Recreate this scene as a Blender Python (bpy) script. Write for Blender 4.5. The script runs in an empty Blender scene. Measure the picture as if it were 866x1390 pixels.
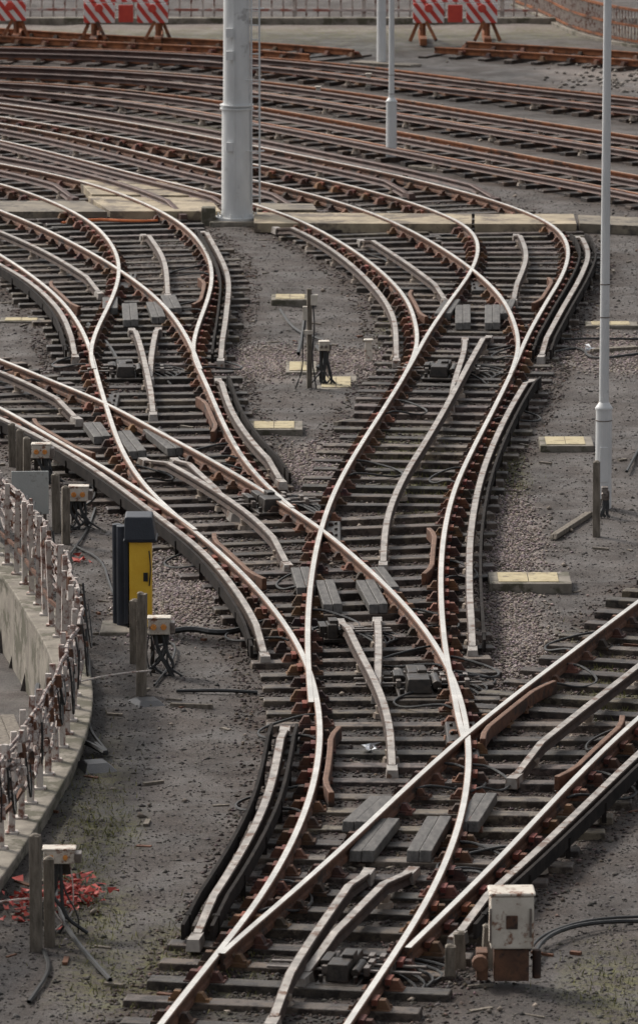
import bpy, math, random
import numpy as np
from mathutils import Vector, Matrix
random.seed(7); rng=np.random.default_rng(7)
F=7722.2; TH=math.atan(1375/F); CAMH=12.56; RZ=0.2; G=1.435+0.07
ST,CT=math.sin(TH),math.cos(TH)
# ---- site survey: plan coordinates of points on the (level) site
def W(x,y,z=0.0):
    u=(x-433)/F; v=(y-695)/F
    t=(CAMH-z)/(ST+v*CT)
    return np.array([t*u, t*(CT-v*ST)])
def rowof(X,Y,z=RZ):
    d=Y*CT+(CAMH-z)*ST
    return 695+F*((CAMH-z)*CT-Y*ST)/d
# ---------------------------------------------------------------- materials
def nodes(name):
    m=bpy.data.materials.new(name); m.use_nodes=True
    nt=m.node_tree; b=nt.nodes['Principled BSDF']; return m,nt,b
def mk(name,c1,c2,scale=8,rough=.8,metal=0,bump=.3,c3=None,s3=3,t3=.55,vc=False,detail=6,bd=.01,stretch=None,fine=60,rough2=None,spec=None,w3=.07):
    m,nt,b=nodes(name); N=nt.nodes; L=nt.links
    g=N.new('ShaderNodeNewGeometry'); pos=g.outputs['Position']
    if stretch:
        mp=N.new('ShaderNodeMapping'); mp.inputs['Scale'].default_value=stretch; L.new(pos,mp.inputs[0]); pos=mp.outputs[0]
    n=N.new('ShaderNodeTexNoise'); n.inputs['Scale'].default_value=scale; n.inputs['Detail'].default_value=detail; n.inputs['Roughness'].default_value=.65
    L.new(pos,n.inputs[0])
    r=N.new('ShaderNodeValToRGB'); r.color_ramp.elements[0].position=.32; r.color_ramp.elements[1].position=.68
    r.color_ramp.elements[0].color=(*c1,1); r.color_ramp.elements[1].color=(*c2,1)
    L.new(n.outputs[0],r.inputs[0]); col=r.outputs[0]
    if c3:
        n3=N.new('ShaderNodeTexNoise'); n3.inputs['Scale'].default_value=s3; n3.inputs['Detail'].default_value=8; n3.inputs['Roughness'].default_value=.7
        L.new(g.outputs['Position'],n3.inputs[0])
        r3=N.new('ShaderNodeValToRGB'); r3.color_ramp.elements[0].position=t3; r3.color_ramp.elements[1].position=min(1,t3+w3)
        L.new(n3.outputs[0],r3.inputs[0])
        mx=N.new('ShaderNodeMixRGB'); L.new(r3.outputs[0],mx.inputs[0]); L.new(col,mx.inputs[1]); mx.inputs[2].default_value=(*c3,1); col=mx.outputs[0]
    if vc:
        a=N.new('ShaderNodeAttribute'); a.attribute_name='Col'
        mx=N.new('ShaderNodeMixRGB'); mx.blend_type='MULTIPLY'; mx.inputs[0].default_value=1
        L.new(col,mx.inputs[1]); L.new(a.outputs['Color'],mx.inputs[2]); col=mx.outputs[0]
    L.new(col,b.inputs['Base Color'])
    b.inputs['Roughness'].default_value=rough; b.inputs['Metallic'].default_value=metal
    if spec is not None: b.inputs['Specular IOR Level'].default_value=spec
    if rough2 is not None:
        mr=N.new('ShaderNodeMapRange'); mr.inputs[3].default_value=rough; mr.inputs[4].default_value=rough2
        mr.inputs[1].default_value=.35; mr.inputs[2].default_value=.65
        L.new(n.outputs[0],mr.inputs[0]); L.new(mr.outputs[0],b.inputs['Roughness'])
    if bump:
        nb=N.new('ShaderNodeTexNoise'); nb.inputs['Scale'].default_value=fine; nb.inputs['Detail'].default_value=4
        L.new(g.outputs['Position'],nb.inputs[0])
        bp=N.new('ShaderNodeBump'); bp.inputs['Strength'].default_value=bump; bp.inputs['Distance'].default_value=bd
        L.new(nb.outputs[0],bp.inputs['Height']); L.new(bp.outputs[0],b.inputs['Normal'])
    return m
M_rust=mk('rail_rust',(.065,.029,.017),(.165,.072,.038),14,.85,c3=(.038,.023,.017),s3=2,t3=.52)
M_rustfar=mk('rail_rust_bright',(.13,.05,.026),(.33,.125,.052),5,.8,c3=(.07,.038,.027),s3=1,t3=.54,spec=.3)
M_top=mk('rail_polished',(.80,.74,.65),(.96,.91,.83),3,.20,1.0,bump=.04,fine=30,rough2=.34,c3=(.64,.51,.38),s3=1.6,t3=.62)
M_topfar=mk('rail_dull_top',(.24,.145,.09),(.48,.34,.25),2,.45,.8,bump=.05,fine=30,rough2=.6,c3=(.24,.11,.06),s3=.8,t3=.52)
M_edge=mk('rail_head_edge',(.10,.048,.028),(.21,.115,.072),9,.7,.2,bump=.1)
M_ctop=mk('conductor_top',(.25,.225,.20),(.50,.465,.43),7,.42,.7,bump=.12,rough2=.62,c3=(.17,.105,.075),s3=5,t3=.54)
M_cside=mk('conductor_side',(.030,.021,.018),(.080,.052,.040),7,.8,.1,spec=.3)
M_csfar=mk('conductor_rust_brown',(.045,.026,.023),(.12,.068,.055),4,.6,.3)
M_sleep=mk('sleeper_timber',(.031,.024,.020),(.155,.128,.105),11,.45,0,bump=.8,vc=True,rough2=.75,c3=(.024,.016,.012),s3=5,t3=.48,stretch=(.35,2.6,1))
M_chair=mk('chair_iron',(.060,.032,.022),(.185,.088,.048),10,.85,c3=(.038,.024,.02),s3=2.5,t3=.50,vc=True)
M_key=mk('key_red',(.080,.024,.017),(.185,.055,.034),8,.8,vc=True)
M_ramp=mk('grey_timber',(.032,.029,.026),(.125,.115,.105),10,.6,bump=.6,stretch=(2,.5,1))
M_board=mk('dark_board',(.009,.008,.008),(.034,.028,.025),6,.9,bump=.2,spec=.15)
M_conc=mk('concrete',(.14,.122,.10),(.29,.26,.215),4,.85,bump=.5,c3=(.09,.082,.055),s3=2.2,t3=.50)
M_tan=mk('tan_lid',(.38,.31,.18),(.50,.43,.27),7,.8,c3=(.22,.18,.12),s3=6,t3=.55)
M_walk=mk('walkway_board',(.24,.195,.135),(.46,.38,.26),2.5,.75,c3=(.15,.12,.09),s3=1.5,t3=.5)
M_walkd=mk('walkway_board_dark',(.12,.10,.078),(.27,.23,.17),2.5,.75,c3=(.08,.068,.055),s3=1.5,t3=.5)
M_galv=mk('galvanised',(.58,.59,.59),(.74,.75,.75),3,.45,.05,bump=.08,c3=(.42,.42,.42),s3=1.8,t3=.6,stretch=(1,1,.3))
M_white=mk('white_paint_rusty',(.46,.41,.37),(.70,.66,.62),9,.6,c3=(.18,.08,.055),s3=9,t3=.47,w3=.12)
M_cable=mk('grimy_hung_cable',(.22,.18,.165),(.54,.49,.45),12,.6,c3=(.10,.048,.038),s3=10,t3=.46,w3=.1)
M_cream=mk('cream_paint_rusty',(.50,.45,.38),(.68,.63,.55),6,.55,c3=(.20,.09,.05),s3=8,t3=.54)
M_yellow=mk('yellow_paint',(.78,.45,.03),(.85,.54,.05),5,.5,c3=(.45,.27,.05),s3=9,t3=.64)
M_black=mk('black_paint',(.012,.013,.016),(.035,.036,.042),6,.4)
M_blue=mk('dark_blue_plastic',(.012,.017,.026),(.025,.03,.043),5,.45)
M_rubber=mk('black_cable',(.010,.010,.010),(.026,.026,.026),9,.5)
M_grease=mk('greasy_steel',(.016,.014,.013),(.075,.062,.052),14,.35,.5,rough2=.6)
M_steel=mk('worn_steel',(.12,.10,.088),(.30,.265,.24),12,.45,.6)
M_orange=mk('orange_plastic',(.60,.13,.03),(.75,.22,.06),8,.5)
M_redp=mk('red_plastic',(.32,.035,.025),(.52,.07,.05),10,.6)
M_red=mk('red_paint',(.55,.05,.035),(.68,.08,.05),5,.5)
M_pale=mk('pale_pink_paint',(.42,.32,.29),(.60,.52,.49),4,.6,c3=(.34,.11,.08),s3=2.2,t3=.5)
M_post=mk('weathered_post',(.085,.072,.055),(.25,.215,.175),8,.85,bump=.6,stretch=(3,3,.6))
M_insul=mk('insulator',(.18,.14,.11),(.40,.34,.28),9,.5)
M_stone=mk('stones',(.55,.55,.55),(1,1,1),30,.85,vc=True,bump=.2)
M_grass=mk('grass',(.6,.6,.6),(1,1,1),10,.8,vc=True,bump=0)
M_paper=mk('white_litter',(.66,.68,.72),(.8,.82,.85),8,.7)
M_lens=mk('amber_lens',(.6,.22,.05),(.7,.3,.08),8,.25,bump=0)
M_sheet=mk('grey_sheet',(.40,.42,.41),(.52,.54,.53),2,.5,c3=(.29,.29,.27),s3=5,t3=.6)
def striped():
    m,nt,b=nodes('red_white_chevron'); N=nt.nodes;L=nt.links
    g=N.new('ShaderNodeNewGeometry'); mp=N.new('ShaderNodeMapping'); mp.inputs['Rotation'].default_value=(0,math.radians(38),0)
    L.new(g.outputs['Position'],mp.inputs[0])
    w=N.new('ShaderNodeTexWave'); w.inputs['Scale'].default_value=1.6; w.inputs['Distortion'].default_value=.0; w.bands_direction='X'
    L.new(mp.outputs[0],w.inputs[0])
    r=N.new('ShaderNodeValToRGB'); r.color_ramp.interpolation='CONSTANT'; r.color_ramp.elements[1].position=.5
    r.color_ramp.elements[0].color=(.68,.07,.05,1); r.color_ramp.elements[1].color=(.88,.86,.84,1)
    L.new(w.outputs[0],r.inputs[0])
    n=N.new('ShaderNodeTexNoise'); n.inputs['Scale'].default_value=5; L.new(g.outputs['Position'],n.inputs[0])
    mx=N.new('ShaderNodeMixRGB'); mx.blend_type='MULTIPLY'; mx.inputs[0].default_value=.15; L.new(r.outputs[0],mx.inputs[1]); L.new(n.outputs[0],mx.inputs[2])
    L.new(mx.outputs[0],b.inputs['Base Color']); b.inputs['Roughness'].default_value=.6
    return m
M_stripe=striped()
# ---------------------------------------------------------------- mesh builder
class MB:
    def __init__(s): s.v=[];s.f=[];s.m=[];s.c=[];s.n=0
    def add(s,vs,fs,mi=0,col=(1,1,1)):
        o=s.n; s.v.extend([tuple(map(float,p)) for p in vs]); s.n+=len(vs)
        s.f.extend([tuple(i+o for i in f) for f in fs])
        s.m.extend(mi if isinstance(mi,(list,tuple)) else [mi]*len(fs))
        s.c.extend([(*col,1)]*len(vs))
    def build(s,name,mats,parent=None,smooth=False,bevel=0):
        me=bpy.data.meshes.new(name); me.from_pydata(s.v,[],s.f)
        for m in mats: me.materials.append(m)
        me.polygons.foreach_set('material_index',s.m)
        ca=me.color_attributes.new('Col','FLOAT_COLOR','POINT'); ca.data.foreach_set('color',np.array(s.c,dtype=np.float32).ravel())
        if smooth: me.polygons.foreach_set('use_smooth',[True]*len(s.f))
        me.update(); ob=bpy.data.objects.new(name,me); bpy.context.scene.collection.objects.link(ob)
        if parent: ob.parent=parent
        if bevel:
            b=ob.modifiers.new('b','BEVEL'); b.width=bevel; b.segments=2; b.limit_method='ANGLE'
        return ob
BF=[(0,3,2,1),(4,5,6,7),(0,1,5,4),(1,2,6,5),(2,3,7,6),(3,0,4,7)]
def box(mb,c,s,ang=0,mi=0,col=(1,1,1),top=(1,1),shift=(0,0)):
    """c=(x,y,zbottom) s=(w,d,h)"""
    w,d,h=s[0]/2,s[1]/2,s[2]; ca,sa=math.cos(ang),math.sin(ang); vs=[]
    for k,(zz,tx,ty,sx,sy) in enumerate(((0,1,1,0,0),(h,top[0],top[1],shift[0],shift[1]))):
        for a,b in ((-1,-1),(1,-1),(1,1),(-1,1)):
            x=a*w*tx+sx; y=b*d*ty+sy
            vs.append((c[0]+x*ca-y*sa,c[1]+x*sa+y*ca,c[2]+zz))
    mb.add(vs,BF,mi,col)
def cyl(mb,p0,p1,r0,r1=None,n=10,mi=0,col=(1,1,1)):
    r1=r0 if r1 is None else r1
    p0=Vector(p0);p1=Vector(p1); d=(p1-p0).normalized(); a=d.orthogonal().normalized(); b=d.cross(a); vs=[]
    for p,r in ((p0,r0),(p1,r1)):
        for i in range(n):
            t=2*math.pi*i/n; vs.append(p+a*math.cos(t)*r+b*math.sin(t)*r)
    fs=[(i,(i+1)%n,n+(i+1)%n,n+i) for i in range(n)]+[tuple(range(n-1,-1,-1)),tuple(range(n,2*n))]
    mb.add(vs,fs,mi,col)
def tube(mb,pts,r,n=6,mi=0,col=(1,1,1)):
    pts=[Vector(p) for p in pts]
    for _ in range(2):
        q=[pts[0]]
        for a,b in zip(pts[:-1],pts[1:]): q+= [a*.75+b*.25,a*.25+b*.75]
        q.append(pts[-1]); pts=q
    vs=[];fs=[]
    for i,p in enumerate(pts):
        d=(pts[min(i+1,len(pts)-1)]-pts[max(i-1,0)]).normalized()
        up=Vector((0,0,1)) if abs(d.z)<.95 else Vector((1,0,0))
        a=d.cross(up).normalized(); b=a.cross(d)
        for k in range(n):
            t=2*math.pi*k/n; vs.append(p+a*math.cos(t)*r+b*math.sin(t)*r)
    for i in range(len(pts)-1):
        for k in range(n): fs.append((i*n+k,(i+1)*n+k,(i+1)*n+(k+1)%n,i*n+(k+1)%n))
    mb.add(vs,fs,mi,col)
def empty(name,loc=(0,0,0)):
    e=bpy.data.objects.new(name,None); e.empty_display_size=.3; bpy.context.scene.collection.objects.link(e); return e
def sweep(mb,poly,prof,mis,z0=0,dz=None,col=(1,1,1)):
    """poly Nx2, prof list (lateral-right, z) closed"""
    n=len(prof); P=np.asarray(poly); T=np.gradient(P,axis=0); T/=np.linalg.norm(T,axis=1)[:,None]+1e-9
    R=np.stack([T[:,1],-T[:,0]],1); vs=[];fs=[];ms=[]
    for i in range(len(P)):
        dd=dz[i] if dz is not None else 0
        for (a,b) in prof: vs.append((P[i,0]+R[i,0]*a,P[i,1]+R[i,1]*a,z0+b+dd))
    for i in range(len(P)-1):
        for k in range(n):
            fs.append((i*n+k,(i+1)*n+k,(i+1)*n+(k+1)%n,i*n+(k+1)%n)); ms.append(mis[k])
    fs.append(tuple(range(n))); ms.append(mis[0]); N=(len(P)-1)*n
    fs.append(tuple(range(N+n-1,N-1,-1))); ms.append(mis[0])
    mb.add(vs,fs,ms,col)
# ---------------------------------------------------------------- paths
def resample(P,step=.3):
    P=np.asarray(P); s=np.r_[0,np.cumsum(np.linalg.norm(np.diff(P,axis=0),axis=1))]
    n=max(3,int(s[-1]/step)+1); t=np.linspace(0,s[-1],n)
    return np.stack([np.interp(t,s,P[:,0]),np.interp(t,s,P[:,1])],1)
def catmull(P):
    P=[np.array(p) for p in P]; P=[2*P[0]-P[1]]+P+[2*P[-1]-P[-2]]; out=[]
    for i in range(1,len(P)-2):
        p0,p1,p2,p3=P[i-1:i+3]
        t0=0;t1=t0+max(1e-3,np.linalg.norm(p1-p0))**.5;t2=t1+max(1e-3,np.linalg.norm(p2-p1))**.5;t3=t2+max(1e-3,np.linalg.norm(p3-p2))**.5
        for t in np.linspace(t1,t2,14,endpoint=False):
            a1=(t1-t)/(t1-t0)*p0+(t-t0)/(t1-t0)*p1; a2=(t2-t)/(t2-t1)*p1+(t-t1)/(t2-t1)*p2; a3=(t3-t)/(t3-t2)*p2+(t-t2)/(t3-t2)*p3
            b1=(t2-t)/(t2-t0)*a1+(t-t0)/(t2-t0)*a2; b2=(t3-t)/(t3-t1)*a2+(t-t1)/(t3-t1)*a3
            out.append((t2-t)/(t2-t1)*b1+(t-t1)/(t2-t1)*b2)
    out.append(P[-2]); return out
def smooth(P,it):
    P=P.copy()
    for _ in range(it): P[1:-1]=.5*P[1:-1]+.25*(P[:-2]+P[2:])
    return P
def path(px=None,z=RZ,pre=None,post=None,it=14,step=.3):
    pts=[]
    if pre is not None: pts+=list(resample(pre,2.0))
    if px: pts+=[W(x,y,z) for x,y in px]
    return smooth(resample(catmull(pts),step),it)
def offset(P,d):  # + = right
    T=np.gradient(P,axis=0); T/=np.linalg.norm(T,axis=1)[:,None]
    return P+np.stack([T[:,1],-T[:,0]],1)*d
def sub(P,ymin,ymax):
    r=rowof(P[:,0],P[:,1]); return P[(r>=ymin)&(r<=ymax)]
A=path([(-60,1760),(60,1600),(150,1480),(222,1385),(290,1300),(340,1237),(378,1178),(408,1118),(427,1060),(435,1000),(431,950),(418,903),(395,858),(353,803),(300,750),(240,700),(194,655),(165,608),(147,558),(133,512),(121,468),(103,432),(78,402),(40,371),(0,345),(-70,308),(-150,275)])
Ao=offset(A,G)
C=path([(627,1000),(617,945),(606,893),(600,840),(598,780),(603,720),(617,663),(640,612),(668,558),(695,503),(716,455),(741,410),(762,375),(771,347),(767,324),(748,304),(705,284),(640,263),(540,238),(420,213),(300,189),(150,162),(0,140),(-120,125)],pre=sub(Ao,1010,1500))
Co=offset(C,-G)
D=path([(566,468),(564,440),(551,405),(516,367),(460,327),(390,292),(300,264),(200,240),(100,214),(0,190),(-120,168)],pre=sub(Co,500,1010))
B=path([(445,724),(400,693),(340,655),(280,620),(200,577),(145,547),(60,512),(0,487),(-80,458)],pre=sub(Ao,755,1800))
I=path([(262,480),(268,445),(281,410),(288,380),(284,350),(268,324),(238,298),(180,269),(100,243),(0,222),(-120,203)],pre=sub(Ao,515,760))
L=path([(380,1227),(470,1147),(550,1071),(627,1002),(700,943),(780,882),(866,817),(960,750),(1080,670)],pre=sub(A,1310,1500))
Mr=offset(L,G); Fr=offset(D,G); Er=offset(C,-G); K=offset(B,-G); H=offset(I,-G); J=offset(A,G)
rails=[ # name, poly, outer side (-1 left)
 ('A',A,-1),('B',sub(B,0,3000),1),('C',sub(C,0,1003),1),('D',sub(D,0,955),-1),('E',sub(Er,0,512),-1),('F',sub(Fr,0,512),1),
 ('I',sub(I,0,690),1),('H',sub(H,0,505),-1),('J',sub(J,0,505),1),('K',sub(K,0,725),-1),('L',sub(L,0,1300),-1),('M',sub(Mr,0,1290),1)]
fars=[([(-150,116),(0,120),(200,140),(350,165),(500,193),(650,222),(866,262),(1000,290)]),
      ([(-150,95),(0,98),(200,108),(400,131),(600,163),(866,205),(1000,228)]),
      ([(-150,70),(0,72),(200,78),(400,93),(600,118),(866,148),(1000,165)]),
      ([(590,64),(700,70),(866,82),(1000,92)]),
      ([(-200,34),(0,49),(160,58),(300,64),(420,74)])]
for i,p in enumerate(fars):
    P=path(p,it=30); rails.append(('far%d'%i,P,1)); rails.append(('far%db'%i,offset(P,-G),-1))
cents=[offset(A,G/2),offset(sub(L,0,1310),G/2),offset(sub(C,0,960),-G/2),offset(sub(D,0,520),G/2),offset(sub(B,0,740),-G/2),offset(sub(I,0,520),-G/2)]
for i,p in enumerate(fars): cents.append(offset(path(p,it=30),-G/2))
# sleepers
SL=[] # c,d,n,lo,hi
for ci,cp in enumerate(cents):
    s=resample(cp,.66 if ci<6 else .72); T=np.gradient(s,axis=0); T/=np.linalg.norm(T,axis=1)[:,None]
    for p,t in zip(s,T):
        done=False
        for q in SL:
            e=p-q[0]
            if abs(e@q[2])<.36:
                u=e@q[1]
                if q[3]-.75<u<q[4]+.75 and abs(t@q[2])>.9:
                    lo,hi=min(q[3],u-1.3),max(q[4],u+1.3)
                    if hi-lo<4.9: q[3],q[4]=lo,hi; done=True; break
                    elif q[3]<u<q[4]: done=True; break
        if not done: SL.append([p,np.array([t[1],-t[0]]),t,-1.3,1.3])
mb=MB()
for q in SL:
    a=random.uniform(-.03,.03); d=q[1]; ang=math.atan2(d[1],d[0])+a
    lo=q[3]+random.uniform(-.09,.09);hi=q[4]+random.uniform(-.09,.09)
    c=q[0]+d*(lo+hi)/2; k=random.uniform(.45,1.5)
    far=c[1]>102
    if far: k*=.65
    col=(k,k*random.uniform(.88,1),k*random.uniform(.76,.97)) if not far else (k,k*.76,k*.62)
    box(mb,(c[0],c[1],-.12+random.uniform(-.012,.014)),(hi-lo,random.uniform(.20,.25),.172),ang,0,col,top=(.99,.90))
slp=mb.build('railway_sleepers',[M_sleep],bevel=.012)
# rails + chairs
RP=[(-.035,0.0),(.035,0.0),(.03,.035),(.012,.05),(.012,.095),(.034,.108),(.036,.138),(.027,.147),(-.027,.147),(-.036,.138),(-.034,.108),(-.012,.095),(-.012,.05),(-.03,.035)]
RM=[0,0,0,0,0,0,2,1,2,0,0,0,0,0]
tracks={}
Q=[(q[0],q[1],q[2],q[3],q[4]) for q in SL]
for idx,(nm,P,side) in enumerate(rails):
    far=nm.startswith('far')
    key={'A':'t0','B':'t0','C':'t1','D':'t1','E':'t2','F':'t2','I':'t3','H':'t3','J':'t4','K':'t5','L':'t6','M':'t6'}.get(nm,nm[:4])
    if key not in tracks: tracks[key]=empty('railway_track')
    par=tracks[key]
    mb=MB(); zt=(idx%12)*.0011
    sweep(mb,P,RP,RM,z0=.055+zt)
    mats=[M_rustfar if far else M_rust,M_top if not far else (M_topfar if nm[:4] in('far0','far1') else M_rustfar),M_edge if not far else M_rustfar]
    mb.build('running_rail',mats,par)
    ch=MB()
    for c,d,n,lo,hi in Q:
        e=P-c; w=e@n; u=e@d
        k=np.where((w[:-1]*w[1:]<=0)&(np.abs(u[:-1])<4))[0]
        for j in k:
            if lo+.05<u[j]<hi-.05:
                f=w[j]/(w[j]-w[j+1]+1e-9); p=P[j]*(1-f)+P[j+1]*f; t=P[j+1]-P[j]; ang=math.atan2(t[1],t[0])-math.pi/2
                ca,sa=math.cos(ang),math.sin(ang)
                def o(x,y): return (p[0]+x*ca-y*sa,p[1]+x*sa+y*ca)
                kk=random.uniform(.5,1.6); cl=(kk,kk*random.uniform(.8,1.1),kk*random.uniform(.75,1.1)); zj=random.uniform(0,.006)
                box(ch,(*o(side*.02,0),.035+zj),(.38,.18,.032),ang,0,cl,top=(.94,.9))
                box(ch,(*o(side*.135,0),.065+zj),(.12,.11,.08),ang,0,cl,top=(.45,.75),shift=(-side*.01,0))
                box(ch,(*o(-side*.085,0),.065+zj),(.10,.11,.07),ang,0,cl,top=(.4,.75),shift=(side*.015,0))
                for sx in (-.16,.16):
                    if random.random()<.8: box(ch,(*o(sx+side*.02,random.choice((-.05,.05))),.06+zj),(.035,.035,.03),ang,0,cl,top=(.7,.7))
                if random.random()<.93: box(ch,(*o(side*.066,random.uniform(-.03,.03)),.105+zj),(.05,.18,.05),ang,1,cl)
    if ch.n: ch.build('rail_chairs',[M_chair,M_key],par)
# check rails
def check(P,side,yc,half=1.5):
    r=rowof(P[:,0],P[:,1]); i=int(np.argmin(abs(r-yc))); k=int(half/.3); S=P[max(0,i-k):i+k+1]
    n=len(S); off=np.array([.11+ (.09*max(0,(abs(j-(n-1)/2)/((n-1)/2)-.7)/.3)) for j in range(n)])
    T=np.gradient(S,axis=0); T/=np.linalg.norm(T,axis=1)[:,None]
    Q2=S+np.stack([T[:,1],-T[:,0]],1)*(off*side)[:,None]
    e=MB(); sweep(e,Q2,[(-.03,0),(.03,0),(.03,.145),(-.03,.145)],[0,0,1,0],z0=.055); e.build('check_rail',[M_rust,M_edge],bevel=.01)
for a in ((A,1,1030),(C,-1,745),(A,1,755),(Mr,-1,1015),(L,1,960),(I,-1,395),(A,1,400),(C,-1,395),(D,1,410),(K,1,590),(I,-1,560)): check(*a)
for (px,py,dx,dy) in ((627,1003,0,1),(445,724,0,1),(145,548,0,1),(651,385,0,1),(171,381,0,1)):
    x,y=W(px,py,.1); e=MB()
    box(e,(x,y,.045),(.34,1.7,.06),0,0,top=(.9,.97))
    for s in (-1,1):
        for k in range(4): cyl(e,(x+s*.10,y-.6+.4*k,.10),(x+s*.10,y-.6+.4*k,.135),.022,n=6)
    e.build('crossing_casting',[M_grease],bevel=.01)
# ---------------------------------------------------------------- conductor rails
def conductor(px=None,poly=None,z=.255,boards=None,ends=(1,1),w=.045,name='conductor_rail',top=None,step=2.1,side=None):
    P=poly if poly is not None else path(px,z=z,it=8)
    n=len(P); s=np.arange(n)*.3; tot=s[-1]; dz=np.zeros(n)
    if ends[0]: dz-=.12*np.clip(1-s/.9,0,1)
    if ends[1]: dz-=.12*np.clip(1-(tot-s)/.9,0,1)
    par=empty(name); e=MB()
    sweep(e,P,[(-w,-.11),(w,-.11),(w*.5,-.07),(w*.5,-.05),(w,-.035),(w,-.008),(w-.010,0),(-w+.010,0),(-w,-.008),(-w,-.035),(-w*.5,-.05),(-w*.5,-.07)],[0,0,0,0,0,0,1,0,0,0,0,0],z0=z,dz=dz)
    for k,i,j in ((0,0,1),(1,-1,-2)):
        if ends[k]:
            t=P[i]-P[j]; t/=np.linalg.norm(t); c=P[i]+t*.10; ang=math.atan2(t[1],t[0])-math.pi/2
            box(e,(c[0],c[1],z-.23),(w*2.9,.30,.105),ang,1,top=(.8,.9))
    e.build('rail',[side or M_cside,top or M_ctop],par)
    ins=MB(); k=max(1,int(step/.3))
    for i in range(2,n-1,k):
        cyl(ins,(*P[i],.02),(*P[i],z-.18),.09,.08,8,0); cyl(ins,(*P[i],z-.18),(*P[i],z-.105),.05,.065,8,0)
    if ins.n: ins.build('insulators',[M_insul],par)
    if boards:
        b=MB()
        for sd in boards:
            R=offset(P,sd*.13); sweep(b,R,[(-.016,-.12),(.016,-.12),(.016,.02),(-.016,.02)],[0]*4,z0=z,dz=dz*.6)
            for i in range(1,n-1,5):
                box(b,(*R[i],.03),(.045,.08,.2),0,0)
        b.build('protection_boards',[M_board],par)
    return P
cl=[([(532,1022),(527,975),(512,930),(486,880),(463,830)],None),([(512,920),(514,880),(512,828)],None),
 ([(372,1360),(405,1300),(460,1220),(496,1168)],None),([(415,1300),(440,1280),(500,1218),(554,1166)],None),
 ([(520,748),(526,700),(546,650),(575,602),(600,560),(635,495),(662,447)],None),([(611,537),(622,500),(630,475),(631,450)],None),
 ([(388,748),(345,702),(272,652),(200,612)],None),([(315,680),(285,655),(240,612)],None),
 ([(208,547),(200,505),(190,465),(180,437)],None),([(204,500),(208,468),(215,436)],None),
 ([(641,862),(637,800),(639,720),(655,640),(688,562),(721,506)],[1]),
 ([(380,637),(345,602),(315,558),(297,505)],[1]),
 ([(358,870),(335,822),(280,752),(215,700),(100,618),(0,566),(-80,535)],[-1]),
 ([(268,1248),(318,1172),(362,1085),(386,975)],[-1,1]),
 ([(300,475),(308,420),(309,372),(276,306)],[-1]),([(228,388),(222,350),(196,310)],None),
 ([(538,475),(532,425),(492,372),(430,325),(378,300)],None),([(603,395),(560,362),(492,317)],None),
 ([(697,395),(714,345),(701,310)],None),([(735,470),(762,420),(789,372),(798,342),(784,313)],[-1,1]),
 ([(102,470),(82,422),(42,383),(0,358),(-60,328)],[-1]),([(134,385),(66,343),(0,313),(-60,290)],None),
 ([(102,553),(50,525),(0,503),(-60,482)],None),([(702,1033),(770,978),(866,903),(960,830)],None),
 ([(625,1245),(700,1180),(780,1105),(866,1022),(960,940)],[1]),]
for px,b in cl: conductor(px,boards=b)
for P,off_,lo,hi in ((C,-G/2,0,258),(C,.42,0,262),(D,G/2,0,275),(D,-.42,0,280),(I,-G/2,0,262),(I,.42,0,285),(A,G/2,0,300)):
    S=sub(offset(P,off_),lo,hi)
    if len(S)>8: conductor(poly=S,ends=(1,0),top=M_csfar,side=M_csfar,step=3,w=.05)
for i,p in enumerate(fars[:3]):
    P=path(p,it=30); conductor(poly=offset(P,-G/2),ends=(0,0),top=M_csfar,side=M_csfar,step=3.2,w=.055); conductor(poly=offset(P,.42),ends=(0,0),top=M_csfar,side=M_csfar,step=3.2,w=.055)
# ---------------------------------------------------------------- timber ramps at crossings
def plank(p0,p1,w,z0=.06,h=.10,mat=M_ramp,name='timber_ramp'):
    a=W(*p0,.17);b=W(*p1,.17); t=b-a; l=np.linalg.norm(t); ang=math.atan2(t[1],t[0])-math.pi/2; c=(a+b)/2
    e=MB(); n=2
    for i in range(n):
        o=(i-(n-1)/2)*w/n; box(e,(c[0]+math.cos(ang)*o,c[1]+math.sin(ang)*o,z0+.003*i),(w/n-.004,l,h+.004*i),ang,top=(1,.94))
    e.build(name,[mat],bevel=.008)
for p in [((480,1115),(520,1078),.24),((490,1155),(527,1108),.24),((568,1155),(597,1105),.24),((634,1115),(660,1074),.22),
 ((416,797),(407,768),.22),((452,820),(440,785),.22),((514,820),(495,785),.22),((530,797),(508,768),.22),
 ((600,425),(614,405),.26),((628,438),(628,412),.24),((668,438),(668,412),.24),((682,425),(692,405),.2),
 ((140,592),(125,572),.24),((188,612),(165,583),.24),((240,608),(205,580),.24),((150,418),(150,402),.24),((178,434),(176,410),.24),((216,430),(208,408),.22),((237,418),(228,399),.24)]: plank(*p)
# ---------------------------------------------------------------- boarded walkway
def walk(px,z=.165,n=3,mat=M_walk):
    e=MB(); c=[W(x,y,z) for x,y in px]
    for i in range(n):
        a=i/n+.006;b=(i+1)/n-.006
        q=[c[0]*(1-a)+c[3]*a,c[1]*(1-a)+c[2]*a,c[1]*(1-b)+c[2]*b,c[0]*(1-b)+c[3]*b]
        zz=z+random.uniform(-.006,.006)
        e.add([(*p,.0) for p in q]+[(*p,zz) for p in q],BF)
    e.build('boarded_walkway',[mat],bevel=.006)
walk([(345,303),(640,304),(640,290),(345,288)]); walk([(644,304),(782,304),(778,290),(644,290)])
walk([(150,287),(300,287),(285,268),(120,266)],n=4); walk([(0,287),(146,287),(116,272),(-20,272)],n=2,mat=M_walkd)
walk([(125,264),(283,266),(240,247),(105,244)],n=5); walk([(786,303),(900,308),(900,296),(784,291)],mat=M_walkd)
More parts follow.
